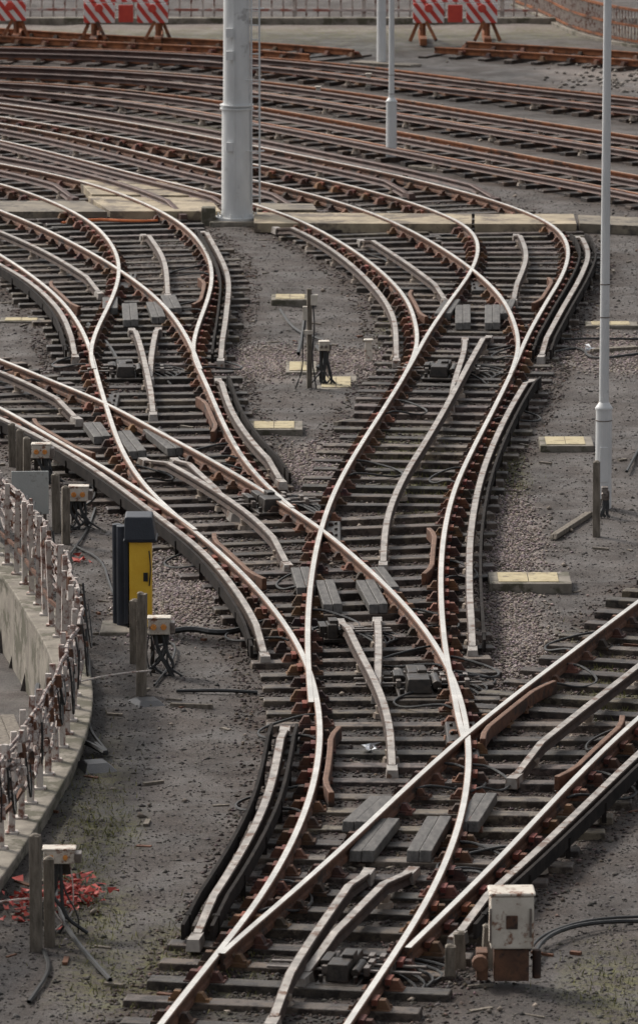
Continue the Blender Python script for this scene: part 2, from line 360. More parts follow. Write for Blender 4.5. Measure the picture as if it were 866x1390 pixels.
walk([(-150,287),(-4,287),(-24,272),(-170,272)],n=2,mat=M_walkd); walk([(350,285),(430,285),(425,276),(345,275)],n=2,mat=M_walkd)
# ---------------------------------------------------------------- fence, wall, pit
fp=path([(-150,655),(-60,715),(0,775),(28,803),(60,852),(90,905),(103,960),(92,1020),(65,1077),(40,1117),(10,1165),(-40,1235),(-130,1340)],z=0,it=6,step=.25)
wall=fp
e=MB(); sweep(e,wall,[(-.16,-1.1),(.16,-1.1),(.16,.10),(-.16,.10)],[0]*4); sweep(e,wall,[(-.19,.102),(.19,.102),(.19,.17),(-.19,.17)],[0]*4)
e.build('retaining_wall',[M_conc],bevel=.015)
fe=empty('fence'); e=MB()
fs=resample(fp,.62)
fh=1.0; topl=[]
for i,p in enumerate(fs):
    lx=random.uniform(-.04,.04)
    box(e,(p[0],p[1],.17),(.062,.05,fh+random.uniform(-.04,.06)),random.uniform(-.3,.3),0,shift=(lx,0),top=(.9,.9)); topl.append((p[0]+lx,p[1]))
    box(e,(p[0],p[1],.17),(.12,.12,.02),0,0)
e.build('posts',[M_white],fe)
e=MB()
for zz,sg,r in ((1.13,.03,.020),(1.07,.06,.018),(1.0,.08,.024),(.93,.08,.016),(.87,.11,.02),(.78,.12,.016),(.68,.14,.02)):
    pts=[]
    for i in range(len(topl)-1):
        a=np.array(topl[i]);b=np.array(topl[i+1]); pts.append((a[0]+.05+random.uniform(-.01,.02),a[1]-.04,zz+random.uniform(-.02,.02))); m=(a+b)/2; pts.append((m[0]+.05+random.uniform(-.02,.03),m[1]-.04,zz-sg*random.uniform(.1,1.7)))
    tube(e,pts,r,6)
e.build('hung_cables',[M_cable],fe)
e=MB()
for i in range(len(topl)-1):
    a=np.array(topl[i]);b=np.array(topl[i+1])
    for k in range(13):
        f=k/13; m=a*(1-f)+b*f; z0=random.uniform(.58,1.08)
        box(e,(m[0]+.05+random.uniform(-.03,.04),m[1]-.04,z0),(random.uniform(.03,.08),.05,random.uniform(.03,.15)),random.random()*3,random.choice((0,0,1)),top=(.8,.8))
e.build('cable_clamps',[M_white,M_rust],fe)
e=MB()
for i in range(0,len(topl)-1):
    for _ in range(2):
        if random.random()<.45:
            a=topl[i]; x0=a[0]+.06; s=random.uniform(.05,.3); zb=random.uniform(.35,.85); dy=random.uniform(-.2,.3)
            tube(e,[(x0,a[1]-.07+dy,1.1),(x0+.04,a[1]-.1+dy,.9),(x0+s*.3,a[1]-.1+dy,zb),(x0+s*.3,a[1]+.2+dy,zb+.1),(x0+.02,a[1]+.5+dy,1.0)],random.uniform(.007,.013))
e.build('draped_cables',[M_rubber],fe)
e=MB(); sweep(e,resample(np.array(topl),.3),[(-.015,0),(.015,0),(.015,.04),(-.015,.04)],[0]*4,z0=.45); e.build('lower_rail',[M_rust],fe)
# ---------------------------------------------------------------- ground
gx=np.unique(np.r_[np.linspace(-700,-16,14),np.linspace(-16,-9,16),np.arange(-9,9.01,.2),np.linspace(9,16,16),np.linspace(16,700,14)])
gy=np.unique(np.r_[np.linspace(-300,36,12),np.arange(36,112,.25),np.arange(112,150,.6),np.linspace(150,1500,25)])
X,Y=np.meshgrid(gx,gy); nx,ny=len(gx),len(gy)
def vn(x,y,s,seed):
    r=np.random.default_rng(seed).random((64,64)); a=x/s;b=y/s; i=np.floor(a).astype(int);j=np.floor(b).astype(int);fa=a-i;fb=b-j
    fa=fa*fa*(3-2*fa);fb=fb*fb*(3-2*fb); g=lambda p,q:r[p%64,q%64]
    return (g(i,j)*(1-fa)+g(i+1,j)*fa)*(1-fb)+(g(i,j+1)*(1-fa)+g(i+1,j+1)*fa)*fb
rev=fp[0,1]>fp[-1,1]
fyy=fp[::-1,1] if rev else fp[:,1]; fxx=fp[::-1,0] if rev else fp[:,0]
ymin,ymax=fp[:,1].min(),fp[:,1].max()
def hz(x,y): return -.006+.05*(vn(x,y,2.3,1)-.5)+.045*(vn(x,y,.7,2)-.5)
Zg=hz(X,Y)
fX=np.interp(Y.ravel(),fyy,fxx).reshape(Y.shape)
pit=(X<fX)&(Y>ymin+.2)&(Y<ymax-.2); Zg[pit]=-.85+.1*vn(X,Y,1.,3)[pit]
def gz(x,y):
    z=hz(x,y); fx=np.interp(y,fyy,fxx)
    return np.where((x<fx)&(y>ymin)&(y<ymax),z-.85,z)
tint=np.zeros((ny*nx,4),np.float32); tint[:,3]=1
Xr,Yr=X.ravel(),Y.ravel()
def blob(x,y,rx,ry,ch,amt=1):
    c=W(x,y); d=((Xr-c[0])/rx)**2+((Yr-c[1])/ry)**2; n=.5+.9*vn(Xr,Yr,.45,int(x))
    tint[:,ch]=np.maximum(tint[:,ch],np.clip(1.3-d*n,0,1)*amt)
moss=[(125,1100,.3,3.0),(240,1290,.4,1.2),(155,1130,.25,1.2),(560,640,.7,4),(830,940,.4,2),(320,1300,.4,2),(100,1180,.3,2),(690,640,.3,2),(30,60,12,2.5),(500,46,20,1.8),(30,180,5,3),(840,1340,.5,1.5),(150,1340,.4,1.2),(545,450,.4,2),(135,1250,.3,1.5),(800,905,.3,2)]
for m in moss: blob(*m,0,.9)
light=[(690,730,.45,4),(255,790,.6,2.6),(420,645,.6,2.5),(330,492,1.2,1.6),(460,490,2,1.2),(640,480,1.2,1),(840,110,2,3),(700,860,.4,3),(210,820,.5,2),(835,480,.9,2)]
for m in light: blob(*m,1,.85)
dark=[(440,930,.5,4),(560,930,.7,3),(360,690,.6,2.5),(170,510,.6,3),(600,510,.6,3),(440,1320,1.2,4),(480,75,4,4),(700,125,4,5),(520,1000,.8,3),(60,1000,1,4),(330,600,.5,2)]
for m in dark: blob(*m,2,.8)
blob(433,38,30,1.2,1,.6)
dd=np.full(len(Xr),9.)
near=(Xr>-12)&(Xr<12)&(Yr>36)&(Yr<150); idx=np.where(near)[0]; ac=np.concatenate([c[::3] for c in cents])
for k in range(0,len(idx),4000):
    ii=idx[k:k+4000]; dd[ii]=np.sqrt(((Xr[ii,None]-ac[None,:,0])**2+(Yr[ii,None]-ac[None,:,1])**2).min(1))
inside=np.clip((1.75-dd)/.5,0,1)
me=bpy.data.meshes.new('ground')
vs=np.stack([Xr,Yr,Zg.ravel()],1)
ii=np.arange((ny-1)*(nx-1)); r=ii//(nx-1); c=ii%(nx-1); a=r*nx+c
me.from_pydata(vs.tolist(),[],np.stack([a,a+1,a+nx+1,a+nx],1).tolist())
ca=me.color_attributes.new('Tint','FLOAT_COLOR','POINT'); ca.data.foreach_set('color',tint.ravel())
tb=np.zeros((len(Xr),4),np.float32); tb[:,0]=inside; tb[:,3]=1
ca=me.color_attributes.new('Bed','FLOAT_COLOR','POINT'); ca.data.foreach_set('color',tb.ravel())
gm,nt,b=nodes('ash_ballast'); N=nt.nodes;Lk=nt.links
g=N.new('ShaderNodeNewGeometry')
def noise(s,d=6,r=.65):
    n=N.new('ShaderNodeTexNoise'); n.inputs['Scale'].default_value=s; n.inputs['Detail'].default_value=d; n.inputs['Roughness'].default_value=r; Lk.new(g.outputs['Position'],n.inputs[0]); return n.outputs[0]
def ramp(f,p0,c0,p1,c1):
    r=N.new('ShaderNodeValToRGB'); r.color_ramp.elements[0].position=p0;r.color_ramp.elements[1].position=p1
    r.color_ramp.elements[0].color=(*c0,1);r.color_ramp.elements[1].color=(*c1,1); Lk.new(f,r.inputs[0]); return r.outputs[0]
def mix(f,a,b,t='MIX'):
    m=N.new('ShaderNodeMixRGB'); m.blend_type=t
    for i,x in ((0,f),(1,a),(2,b)):
        if isinstance(x,(int,float)): m.inputs[i].default_value=x
        elif isinstance(x,tuple): m.inputs[i].default_value=(*x,1)
        else: Lk.new(x,m.inputs[i])
    return m.outputs[0]
base=ramp(noise(.9,9,.7),.35,(.040,.033,.030),.66,(.098,.083,.076))
grit=ramp(noise(42,5,.85),.38,(.25,.24,.23),.66,(1.75,1.7,1.65))
col=mix(.92,base,grit,'MULTIPLY')
at=N.new('ShaderNodeAttribute'); at.attribute_name='Tint'; sp=N.new('ShaderNodeSeparateColor'); Lk.new(at.outputs['Color'],sp.inputs[0])
bd=N.new('ShaderNodeAttribute'); bd.attribute_name='Bed'; sb=N.new('ShaderNodeSeparateColor'); Lk.new(bd.outputs['Color'],sb.inputs[0])
bedc=mix(.9,ramp(noise(3,7),.35,(.020,.013,.010),.7,(.070,.042,.029)),grit,'MULTIPLY')
col=mix(sb.outputs[0],col,bedc)
lightc=ramp(noise(26,4,.8),.35,(.10,.078,.066),.62,(.36,.30,.265)); col=mix(sp.outputs[1],col,lightc)
def mul(a,b_,k=1.0):
    m=N.new('ShaderNodeMath'); m.operation='MULTIPLY'; Lk.new(a,m.inputs[0]); Lk.new(b_,m.inputs[1]); return m.outputs[0]
mf=mul(sp.outputs[0],ramp(noise(7,8,.75),.44,(0,0,0),.6,(1,1,1)))
col=mix(mf,col,ramp(noise(20,4),.3,(.06,.062,.02),.7,(.16,.15,.055)))
dk=mul(sp.outputs[2],ramp(noise(2.5,6),.3,(.3,.3,.3),.6,(1,1,1)))
col=mix(dk,col,(.013,.011,.010))
Lk.new(col,b.inputs['Base Color'])
rr=ramp(noise(1.3,7),.4,(.62,.62,.62),.6,(.95,.95,.95)); Lk.new(rr,b.inputs['Roughness'])
bp=N.new('ShaderNodeBump'); bp.inputs['Strength'].default_value=.9; bp.inputs['Distance'].default_value=.025; Lk.new(noise(30,5,.7),bp.inputs['Height']); Lk.new(bp.outputs[0],b.inputs['Normal'])
me.materials.append(gm); go=bpy.data.objects.new('ground',me); bpy.context.scene.collection.objects.link(go)
# ---------------------------------------------------------------- stones (one mesh)
def stones(name,cx,cy,cz,sz,cols):
    n=len(cx); base=np.array([(1,0,0),(-1,0,0),(0,1,0),(0,-1,0),(0,0,.75),(0,0,-.75),],float)
    fac=np.array([(0,2,4),(2,1,4),(1,3,4),(3,0,4),(2,0,5),(1,2,5),(3,1,5),(0,3,5)])
    v=base[None]*rng.uniform(.55,1.25,(n,6,1))+rng.uniform(-.25,.25,(n,6,3)); th=rng.uniform(0,6.28,n); c_,s_=np.cos(th),np.sin(th)
    x=v[:,:,0]*c_[:,None]-v[:,:,1]*s_[:,None]; y=v[:,:,0]*s_[:,None]+v[:,:,1]*c_[:,None]
    V=np.stack([x*sz[:,None]+cx[:,None],y*sz[:,None]+cy[:,None],v[:,:,2]*sz[:,None]*.8+cz[:,None]],2).reshape(-1,3)
    Fc=(fac[None]+(np.arange(n)*6)[:,None,None]).reshape(-1)
    me=bpy.data.meshes.new(name); me.vertices.add(len(V)); me.vertices.foreach_set('co',V.ravel()); nf=n*8
    me.loops.add(nf*3); me.loops.foreach_set('vertex_index',Fc); me.polygons.add(nf); me.polygons.foreach_set('loop_start',np.arange(nf)*3); me.polygons.foreach_set('loop_total',np.full(nf,3))
    me.update(calc_edges=True); me.validate()
    ca=me.color_attributes.new('Col','FLOAT_COLOR','POINT'); cc=np.ones((n,6,4),np.float32); cc[:,:,:3]=cols[:,None,:]; ca.data.foreach_set('color',cc.ravel())
    me.materials.append(M_stone); ob=bpy.data.objects.new(name,me); bpy.context.scene.collection.objects.link(ob)
n=70000; y=45+60*rng.random(n)**1.25; x=(rng.random(n)*2-1)*(.058*y+1.2); sz=rng.uniform(.007,.020,n)*(1+1.2*(rng.random(n)<.06))
k=rng.uniform(.025,.145,n); k[rng.random(n)<.05]*=2.2; cols=np.stack([k,k*rng.uniform(.82,.96,n),k*rng.uniform(.72,.92,n)],1)
stones('path_gravel',x,y,gz(x,y)+.002,sz,cols)
xs=[];ys=[]
for c in cents[:6]:
    m=int(len(c)*.3*330); i=rng.integers(0,len(c),m); xs.append(c[i,0]+rng.uniform(-1.55,1.55,m)); ys.append(c[i,1]+rng.uniform(-.3,.3,m))
x=np.concatenate(xs);y=np.concatenate(ys); ok=(np.abs(x)<.058*y+1.2)&(y<112)&(y>44); x=x[ok];y=y[ok]; n=len(x)
k=rng.uniform(.015,.10,n); k[rng.random(n)<.07]*=2.6
cols=np.stack([k*1.12,k*rng.uniform(.66,.90,n),k*rng.uniform(.5,.8,n)],1)
stones('track_ballast',x,y,gz(x,y)+.004,rng.uniform(.014,.034,n),cols)
xs=[];ys=[]
for (px,py,rx,ry) in light[:6]+light[7:]:
    c=W(px,py); m=int(rx*ry*1700); xs.append(c[0]+rng.normal(0,.5,m)*rx); ys.append(c[1]+rng.normal(0,.5,m)*ry)
x=np.concatenate(xs);y=np.concatenate(ys);n=len(x); k=rng.uniform(.14,.46,n)
stones('fresh_ballast',x,y,gz(x,y)+.012,rng.uniform(.014,.03,n),np.stack([k,k*rng.uniform(.74,.9,n),k*rng.uniform(.66,.86,n)],1))
# grass tufts
e=MB()
for (px,py,rx,ry) in moss[:8]+moss[11:]:
    c=W(px,py)
    for _ in range(int(480*rx*ry)):
        x=c[0]+random.gauss(0,.5)*rx; y=c[1]+random.gauss(0,.5)*ry; h=random.uniform(.02,.08); t=random.random()*6.28; w=.006
        z=float(gz(np.array([x]),np.array([y]))[0]); dx,dy=math.cos(t),math.sin(t); lx,ly=random.gauss(0,.03),random.gauss(0,.03); k=random.uniform(.6,1.5)
        e.add([(x-dx*w,y-dy*w,z-.01),(x+dx*w,y+dy*w,z-.01),(x+lx,y+ly,z+h)],[(0,1,2)],0,(.17*k,.17*k,.045*k))
e.build('grass',[M_grass])
# ---------------------------------------------------------------- masts
def flange(e,x,y,z,r,t=.03,n=20): cyl(e,(x,y,z),(x,y,z+t),r,r,n)
x,y=W(322,303); p=empty('floodlight_mast')
e=MB(); cyl(e,(x,y,.1),(x,y,2.05),.275,.262,40); cyl(e,(x,y,2.05),(x,y,14),.240,.16,40)
for z in (.1,2.02,2.08,4.6,7.0,10): flange(e,x,y,z,.295 if z<3 else .26,.025,40)
for k in range(10):
    t=k*.628; cyl(e,(x+.33*math.cos(t),y+.33*math.sin(t),.1),(x+.33*math.cos(t),y+.33*math.sin(t),.19),.02,n=6)
cyl(e,(x,y,.08),(x,y,.12),.38,.38,24)
for z in (1.3,2.9,3.3): box(e,(x-.12,y-.26,z),(.12,.08,.16))
e.build('tube',[M_galv],p)
e=MB()
for dx in (.26,.40): tube(e,[(x+dx,y-.12,.35),(x+dx,y-.12,13.5)],.017,8)
for i in range(52): tube(e,[(x+.26,y-.12,.5+i*.25),(x+.40,y-.12,.5+i*.25)],.012,6)
for z in np.arange(1,13,1.25): tube(e,[(x+.1,y-.05,z),(x+.40,y-.12,z)],.012,6); tube(e,[(x+.16,y-.2,z+.3),(x+.42,y-.28,z+.3),(x+.50,y-.12,z+.3),(x+.40,y-.12,z+.3)],.010,6)
tube(e,[(x-.05,y-.27,.3),(x-.05,y-.25,13)],.012,6)
e.build('ladder',[M_galv],p)
e=MB(); box(e,(x,y,-.2),(.95,.9,.28)); box(e,(x-.50,y-.1,-.1),(.25,.3,.4)); e.build('plinth',[M_conc],p,bevel=.02)
e=MB(); box(e,(x,y,14),(1.8,.5,.12)); [box(e,(x+d,y-.3,14.1),(.4,.2,.35)) for d in (-.6,0,.6)]; e.build('floodlights',[M_galv],p,bevel=.01)
def lamppost(px,py,r0,h0,r1,H):
    x,y=W(px,py); p=empty('lamp_post'); e=MB()
    cyl(e,(x,y,-.1),(x,y,h0),r0,r0*.97,24); cyl(e,(x,y,h0),(x,y,h0+.06),r0*.97,r1,24); cyl(e,(x,y,h0+.05),(x,y,H),r1,r1*.7,22)
    flange(e,x,y,h0-.03,r0*1.06,.02); e.build('column',[M_galv],p)
    e=MB(); box(e,(x,y-r0*.93,.35),(r0*1.0,.025,.45)); e.build('door',[M_galv],p,bevel=.005)
    e=MB(); tube(e,[(x,y,H-.05),(x,y-.4,H+.2),(x,y-1,H+.25)],.03,8); box(e,(x,y-1.3,H+.18),(.28,.7,.13),0,0,top=(.6,.8)); e.build('lantern',[M_galv],p)
    e=MB()
    for k in range(3): t=random.uniform(0,2); flange(e,x,y,1+t,r1*1.06 if 1+t>h0 else r0*1.04,.012,18)
    e.build('bands',[M_steel],p)
lamppost(818,690,.105,1.30,.062,9); lamppost(531,217,.105,1.15,.056,9); lamppost(517.5,86,.105,1.2,.10,9)
# ---------------------------------------------------------------- yellow cabinet
x,y=W(192,850); p=empty('points_control_cabinet')
e=MB(); box(e,(x+.0,y,.02),(.25,.34,1.02)); e.build('body',[M_yellow],p,bevel=.012)
e=MB(); box(e,(x+.0,y-.02,1.02),(.36,.44,.27),0,0,top=(.86,.9),shift=(-.02,.02)); box(e,(x,y,1.0),(.38,.46,.04)); box(e,(x,y,-.1),(.34,.42,.12)); e.build('hood',[M_blue],p,bevel=.02)
e=MB(); cyl(e,(x-.20,y,.0),(x-.20,y,1.16),.075,.075,14); cyl(e,(x-.27,y+.1,.0),(x-.27,y+.1,1.16),.055,.055,12); box(e,(x-.16,y-.1,.05),(.05,.1,.95)); e.build('cable_ducts',[M_blue],p,bevel=.01)
e=MB(); box(e,(x-.1,y-.1,-.08),(.7,.7,.1)); e.build('base_slab',[M_conc],p,bevel=.015)
e=MB(); box(e,(x+.06,y-.178,.55),(.05,.012,.1)); tube(e,[(x+.1,y-.18,.5),(x+.12,y-.2,.7),(x+.1,y-.18,.9)],.008); e.build('latch_and_cable',[M_black],p)
# ---------------------------------------------------------------- posts with junction boxes
def post(px,py,h,w=.10,name='timber_post',mat=M_post):
    x,y=W(px,py); e=MB(); box(e,(x,y,-.1),(w,w,h+.1),random.uniform(-.3,.3),0,top=(.92,.92),shift=(random.uniform(-.02,.02),0)); box(e,(x,y,h),(w*.8,w*.8,.02),.1,0,top=(.4,.4))
    e.build(name,[mat],bevel=.008)
for a in [(18,632,.55),(28,640,.55),(37,646,.5),(78,722,.72),(90,738,.7),(192,943,1.1),(184,900,.7),(199,850,.6),(50,1292,1.05),(68,1285,.8),(809,727,.92,.09),(610,1330,.3),(660,1310,.35),(625,1312,.3)]: post(*a)
def jbox(px,py,zb,w=.24,h=.17,d=.16,ang=0,amber=True,mat=None):
    x,y=W(px,py); p=empty('lineside_junction_box'); e=MB(); box(e,(x,y,zb),(w,d,h),ang); box(e,(x,y,zb+h),(w*1.08,d*1.1,.02),ang); e.build('case',[mat or M_cream],p,bevel=.01)
    e=MB(); box(e,(x+w*.6,y-.02,zb+h*.1),(w*.22,d*.9,h*.7),ang); e.build('end_plate',[M_steel],p,bevel=.006)
    e=MB()
    for dx in (-.25,.2): cyl(e,(x+dx*w,y-d*.5,zb+h*.5),(x+dx*w,y-d*.5-.03,zb+h*.5),h*.2,h*.17,12)
    e.build('glands',[M_lens if amber else M_steel],p)
    e=MB(); box(e,(x,y+.05,zb-.12),(w*.7,.04,.14)); box(e,(x-w*.3,y+.08,-.05),(.05,.05,zb+.05)); e.build('bracket',[M_grease],p)
    for cn,mt,num in (('cables',M_rubber,9),('thin_wires',M_white,2)):
        e=MB()
        for k in range(num):
            a=random.uniform(-.5,.5)*w; q=random.uniform(-.18,.2)*w/.24; tube(e,[(x+a,y-.02,zb+.02),(x+a+q*.3,y-.06,zb*.6),(x+q,y-.1,zb*.25),(x+q+random.uniform(-.2,.2)*w/.24,y-.12,.0)],random.choice((.008,.012,.018)) if num>2 else .006)
        e.build(cn,[mt],p)
jbox(57,655,.33);jbox(108,718,.36);jbox(217,915,.45);jbox(82,1262,.62,.28,.12);jbox(440,522,.50,.15,.12,.14,0,False,M_cream);jbox(820,700,.2,.08,.15,.1,0,False,M_steel)
# shunt lever post
x,y=W(420,528); p=empty('point_lever_post'); e=MB(); box(e,(x,y,-.1),(.075,.07,1.55),.1,0,top=(.9,.9)); e.build('post',[M_post],p,bevel=.006)
e=MB(); box(e,(x-.06,y-.03,1.0),(.07,.06,.20)); box(e,(x+.07,y-.04,1.22),(.10,.09,.15)); box(e,(x-.02,y-.05,.80),(.14,.05,.06)); e.build('indicator_boxes',[M_cream],p,bevel=.006)
e=MB(); tube(e,[(x+.05,y-.05,1.25),(x+.08,y-.08,.9),(x+.03,y-.08,.5),(x+.1,y-.1,.02)],.011); tube(e,[(x-.06,y-.05,1.0),(x-.1,y-.08,.7),(x-.09,y-.08,.3),(x-.2,y-.1,.02)],.011); e.build('cables',[M_rubber],p)
x,y=W(693,1335); p=empty('lineside_cabinet'); e=MB(); box(e,(x,y,.34),(.37,.3,.46),.03); box(e,(x,y,.805),(.40,.33,.03),.03); e.build('case',[M_cream],p,bevel=.015)
e=MB(); box(e,(x,y,.05),(.30,.24,.28)); box(e,(x-.25,y,.05),(.1,.2,.25)); cyl(e,(x-.27,y-.1,.22),(x-.27,y-.2,.22),.07,.07,12); cyl(e,(x+.22,y,.05),(x+.22,y,.3),.04,.04,10); box(e,(x,y-.158,.52),(.1,.015,.12)); e.build('base_and_glands',[M_chair],p,bevel=.008)
e=MB(); box(e,(x+.16,y-.16,.45),(.02,.02,.25)); box(e,(x-.185,y-.15,.4),(.012,.03,.3)); e.build('hinges',[M_steel],p)
x,y=W(42,715); p=empty('signboard'); e=MB(); box(e,(x,y,.16),(.46,.02,.54),.05); e.build('panel',[M_sheet],p,bevel=.004)
e=MB(); box(e,(x-.18,y+.03,-.1),(.04,.04,.75)); box(e,(x+.18,y+.03,-.1),(.04,.04,.75)); e.build('legs',[M_steel],p)
# ---------------------------------------------------------------- point machines
def pmachine(px,py,ang=0,s=1.0):
    x,y=W(px,py); p=empty('point_machine'); ca,sa=math.cos(ang),math.sin(ang)
    o=lambda a,b:(x+(a*ca-b*sa)*s,y+(a*sa+b*ca)*s)
    e=MB(); box(e,(*o(0,0),.03),(.62*s,1.5*s,.04),ang); box(e,(*o(-.02,-.35),.07),(.34*s,.5*s,.15),ang,0,top=(.85,.85)); box(e,(*o(0,.35),.07),(.28*s,.55*s,.12),ang,0,top=(.9,.9))
    cyl(e,(*o(.22,-.5),.14),(*o(.22,.1),.14),.065*s,n=14); cyl(e,(*o(-.22,.5),.13),(*o(-.22,0),.13),.055*s,n=14)
    for a,b in ((-.25,-.6),(.25,-.6),(-.25,.6),(.25,.65),(.0,.0),(-.1,-.15),(.12,.1)): cyl(e,(*o(a,b),.06),(*o(a,b),.13),.035*s,n=8)
    box(e,(*o(.05,.0),.07),(.1,.2,.18),ang); box(e,(*o(-.28,.1),.05),(.08,.3,.14),ang); e.build('drive_unit',[M_grease],p,bevel=.012)
    e=MB()
    for b,l,sh in ((-.15,1.35,0),(.2,1.35,0),(.55,.7,.1)):
        c=o(sh,b); box(e,(c[0],c[1],.10),(l,.04,.022),ang+random.uniform(-.04,.04))
        for q in (-.5,-.2,.25,.48): cc=o(sh+q*l,b); box(e,(cc[0],cc[1],.075),(.05,.12,.08),ang)
    e.build('rods',[M_steel],p,bevel=.005)
    e=MB()
    for k in range(6):
        a=o(.2,-.3+.2*k); tube(e,[(*a,.1),(a[0]+.2,a[1]+.1,.10),(a[0]+.4+.08*k,a[1]-.2,.05),(a[0]+.5,a[1]-.5,.0)],.014)
    e.build('cables',[M_rubber],p)
pmachine(567,938,.05,.8);pmachine(362,693,.25,.75);pmachine(172,512,.05,.8);pmachine(600,512,-.1,.8);pmachine(450,870,.1,.35);pmachine(470,1330,-.2,.6)
# rail bond cables
e=MB()
for P,rows in ((A,(1230,1100,980,870,780,640,500)),(C,(960,880,790,640,560,470,380)),(B,(1180,1060,930,860,640,530)),(D,(860,780,640,560,430,350)),(I,(600,500,430,350)),(Mr,(1180,1080,1000)),(L,(1080,940,880))):
    r=rowof(P[:,0],P[:,1])
    for rr in rows:
        i=int(np.argmin(abs(r-rr-random.uniform(-20,20)))); i=min(max(i,3),len(P)-4); t=P[i+1]-P[i]; t/=np.linalg.norm(t); nn=np.array([t[1],-t[0]])*random.choice((-1,1)); q=P[i]
        L0=random.uniform(.3,.7)
        tube(e,[(*(q+nn*.03),.13),(*(q+nn*.15+t*.1),.16),(*(q+nn*L0+t*.3),.06),(*(q+nn*(L0+.1)+t*.8),.05),(*(q+nn*.2+t*1.2),.12),(*(q+nn*.03+t*1.2),.13)],.014)
e.build('bond_cables',[M_rubber])
# ---------------------------------------------------------------- trough covers
def cover(px0,px1,yf,yb,h=.07):
    a=W(px0,yf,h);b=W(px1,yf,h);c=W(px0,yb,h); w=b[0]-a[0]; d=c[1]-a[1]; cx=(a[0]+b[0])/2; cy=a[1]+d/2
    p=empty('cable_trough_cover'); e=MB(); box(e,(cx,cy,-.1),(w,d,h+.1),0); e.build('frame',[M_conc],p,bevel=.012)
    e=MB()
    for i in range(2): box(e,(cx-w*.02+(i-.5)*w*.37,cy,h),(w*.36,d*.78,.010),0)
    e.build('lid',[M_tan],p,bevel=.004)
cover(664,776,792,776,.10);cover(733,806,605,592,.09);cover(336,411,583,571,.09);cover(368,422,407,399,.09);cover(388,430,505,490,.04);cover(430,485,528,510,.02);cover(795,866,442,436,.03);cover(0,60,436,431,.03)
e=MB()
def cab(pts,r=.022,z=.03,mb=e): tube(mb,[(*W(x,y,z),z+ (0 if i in (0,len(pts)-1) else random.uniform(0,.03))) for i,(x,y) in enumerate(pts)],r)
cab([(228,858),(260,855),(300,862),(345,850)],.035,.06);cab([(88,1000),(120,1010),(150,1030),(130,1010)],.028,.05);cab([(75,1200),(85,1250),(110,1290),(150,1330)],.022,.08)
cab([(722,1300),(740,1272),(790,1256),(866,1250),(940,1255)],.020,.05);cab([(718,1290),(736,1268),(800,1250),(900,1243)],.014,.05)
cab([(405,480),(412,450),(414,430)],.03,.2);cab([(430,470),(445,490),(430,500)],.03);cab([(55,290),(150,305),(250,300)],.02);cab([(120,440),(150,470),(165,500)],.03)
cab([(60,940),(48,980),(52,930)],.03,.2);cab([(640,480),(700,470),(760,462),(866,460)],.018);cab([(560,330),(600,318),(650,325)],.02);cab([(380,420),(400,450),(440,462)],.02)
cab([(850,640),(866,610)],.02);cab([(240,938),(300,940),(350,940)],.02);cab([(90,760),(120,720),(130,690)],.018);cab([(110,690),(130,680),(128,660),(105,655)],.015);cab([(740,480),(790,470),(800,490),(866,480)],.02)
cab([(120,890),(125,950),(118,990),(145,1020)],.02);cab([(205,880),(240,870),(235,900),(210,930)],.015);cab([(100,740),(140,760),(150,800),(175,850)],.016);cab([(60,1290),(70,1320),(40,1360)],.02)
e.build('ground_cables',[M_rubber])
e=MB(); cab([(84,303),(130,299),(180,302),(214,300)],.03,.05,e); e.build('orange_cable',[M_orange])
e=MB(); cab([(110,925),(150,918),(205,910)],.01,.3,e); cab([(0,1225),(50,1222),(100,1226)],.015,.1,e); e.build('tie_rods',[M_white])
def heap(name,px,py,r,n,mat,sz=.09,ry=2):
    e=MB(); c=W(px,py)
    for _ in range(n):
        x=c[0]+random.gauss(0,.5)*r; y=c[1]+random.gauss(0,.5)*r*ry; z=random.uniform(-.03,.14); a=[(x+random.uniform(-1,1)*sz,y+random.uniform(-1,1)*sz,z+random.uniform(-.4,.6)*sz) for _ in range(4)]
        e.add(a,[(0,1,2),(0,2,3)])
    e.build(name,[mat])
heap('torn_red_netting',98,1222,.3,190,M_redp,.06);heap('torn_red_netting',45,1240,.28,130,M_redp,.06);heap('red_rag',112,763,.1,16,M_redp,.06)
heap('paper_litter',500,1028,.07,8,M_paper,.07,1.2);heap('paper_litter',795,478,.08,5,M_paper,.08,1.5);heap('paper_litter',640,500,.2,4,M_paper,.04);heap('paper_litter',500,470,.6,6,M_paper,.03);heap('paper_litter',165,1135,.6,3,M_paper,.03)
# scattered timber offcuts and scrap: one mesh
e=MB()
for _ in range(230):
    yy=random.uniform(46,100); xx=random.uniform(-1,1)*(.057*yy); zz=float(gz(np.array([xx]),np.array([yy]))[0])
    k=random.uniform(.4,1.6); box(e,(xx,yy,zz),(random.uniform(.05,.24),random.uniform(.02,.06),random.uniform(.01,.03)),random.random()*3,random.choice((0,0,0,1)),(k,k,k))
e.build('scattered_offcuts',[M_post,M_rust])
for a,b,w in (((750,712),(800,680),.10),((800,462),(866,458),.2),((230,938),(290,940),.08),((0,952),(20,1000),.3),((560,215),(600,220),.3),((480,75),(566,80),.5),((455,560),(480,556),.1),((585,330),(612,338),.12)):
    plank(a,b,w,z0=-.02,h=.06,mat=M_post,name='loose_board')
for a in ((500,490),(500,120),(432,138)):
    x,y=W(*a); e=MB(); box(e,(x,y,-.05),(.12,.1,.35),0,0,top=(.8,.8)); box(e,(x,y-.01,.3),(.14,.12,.03)); e.build('marker_post',[M_cream],bevel=.01)
for a in ((200,955),(130,1040)):
    x,y=W(*a); e=MB(); box(e,(x,y,-.05),(.42,.7,.1),.3,0,top=(.5,.3)); e.build('rubber_wedge',[M_black],bevel=.01)
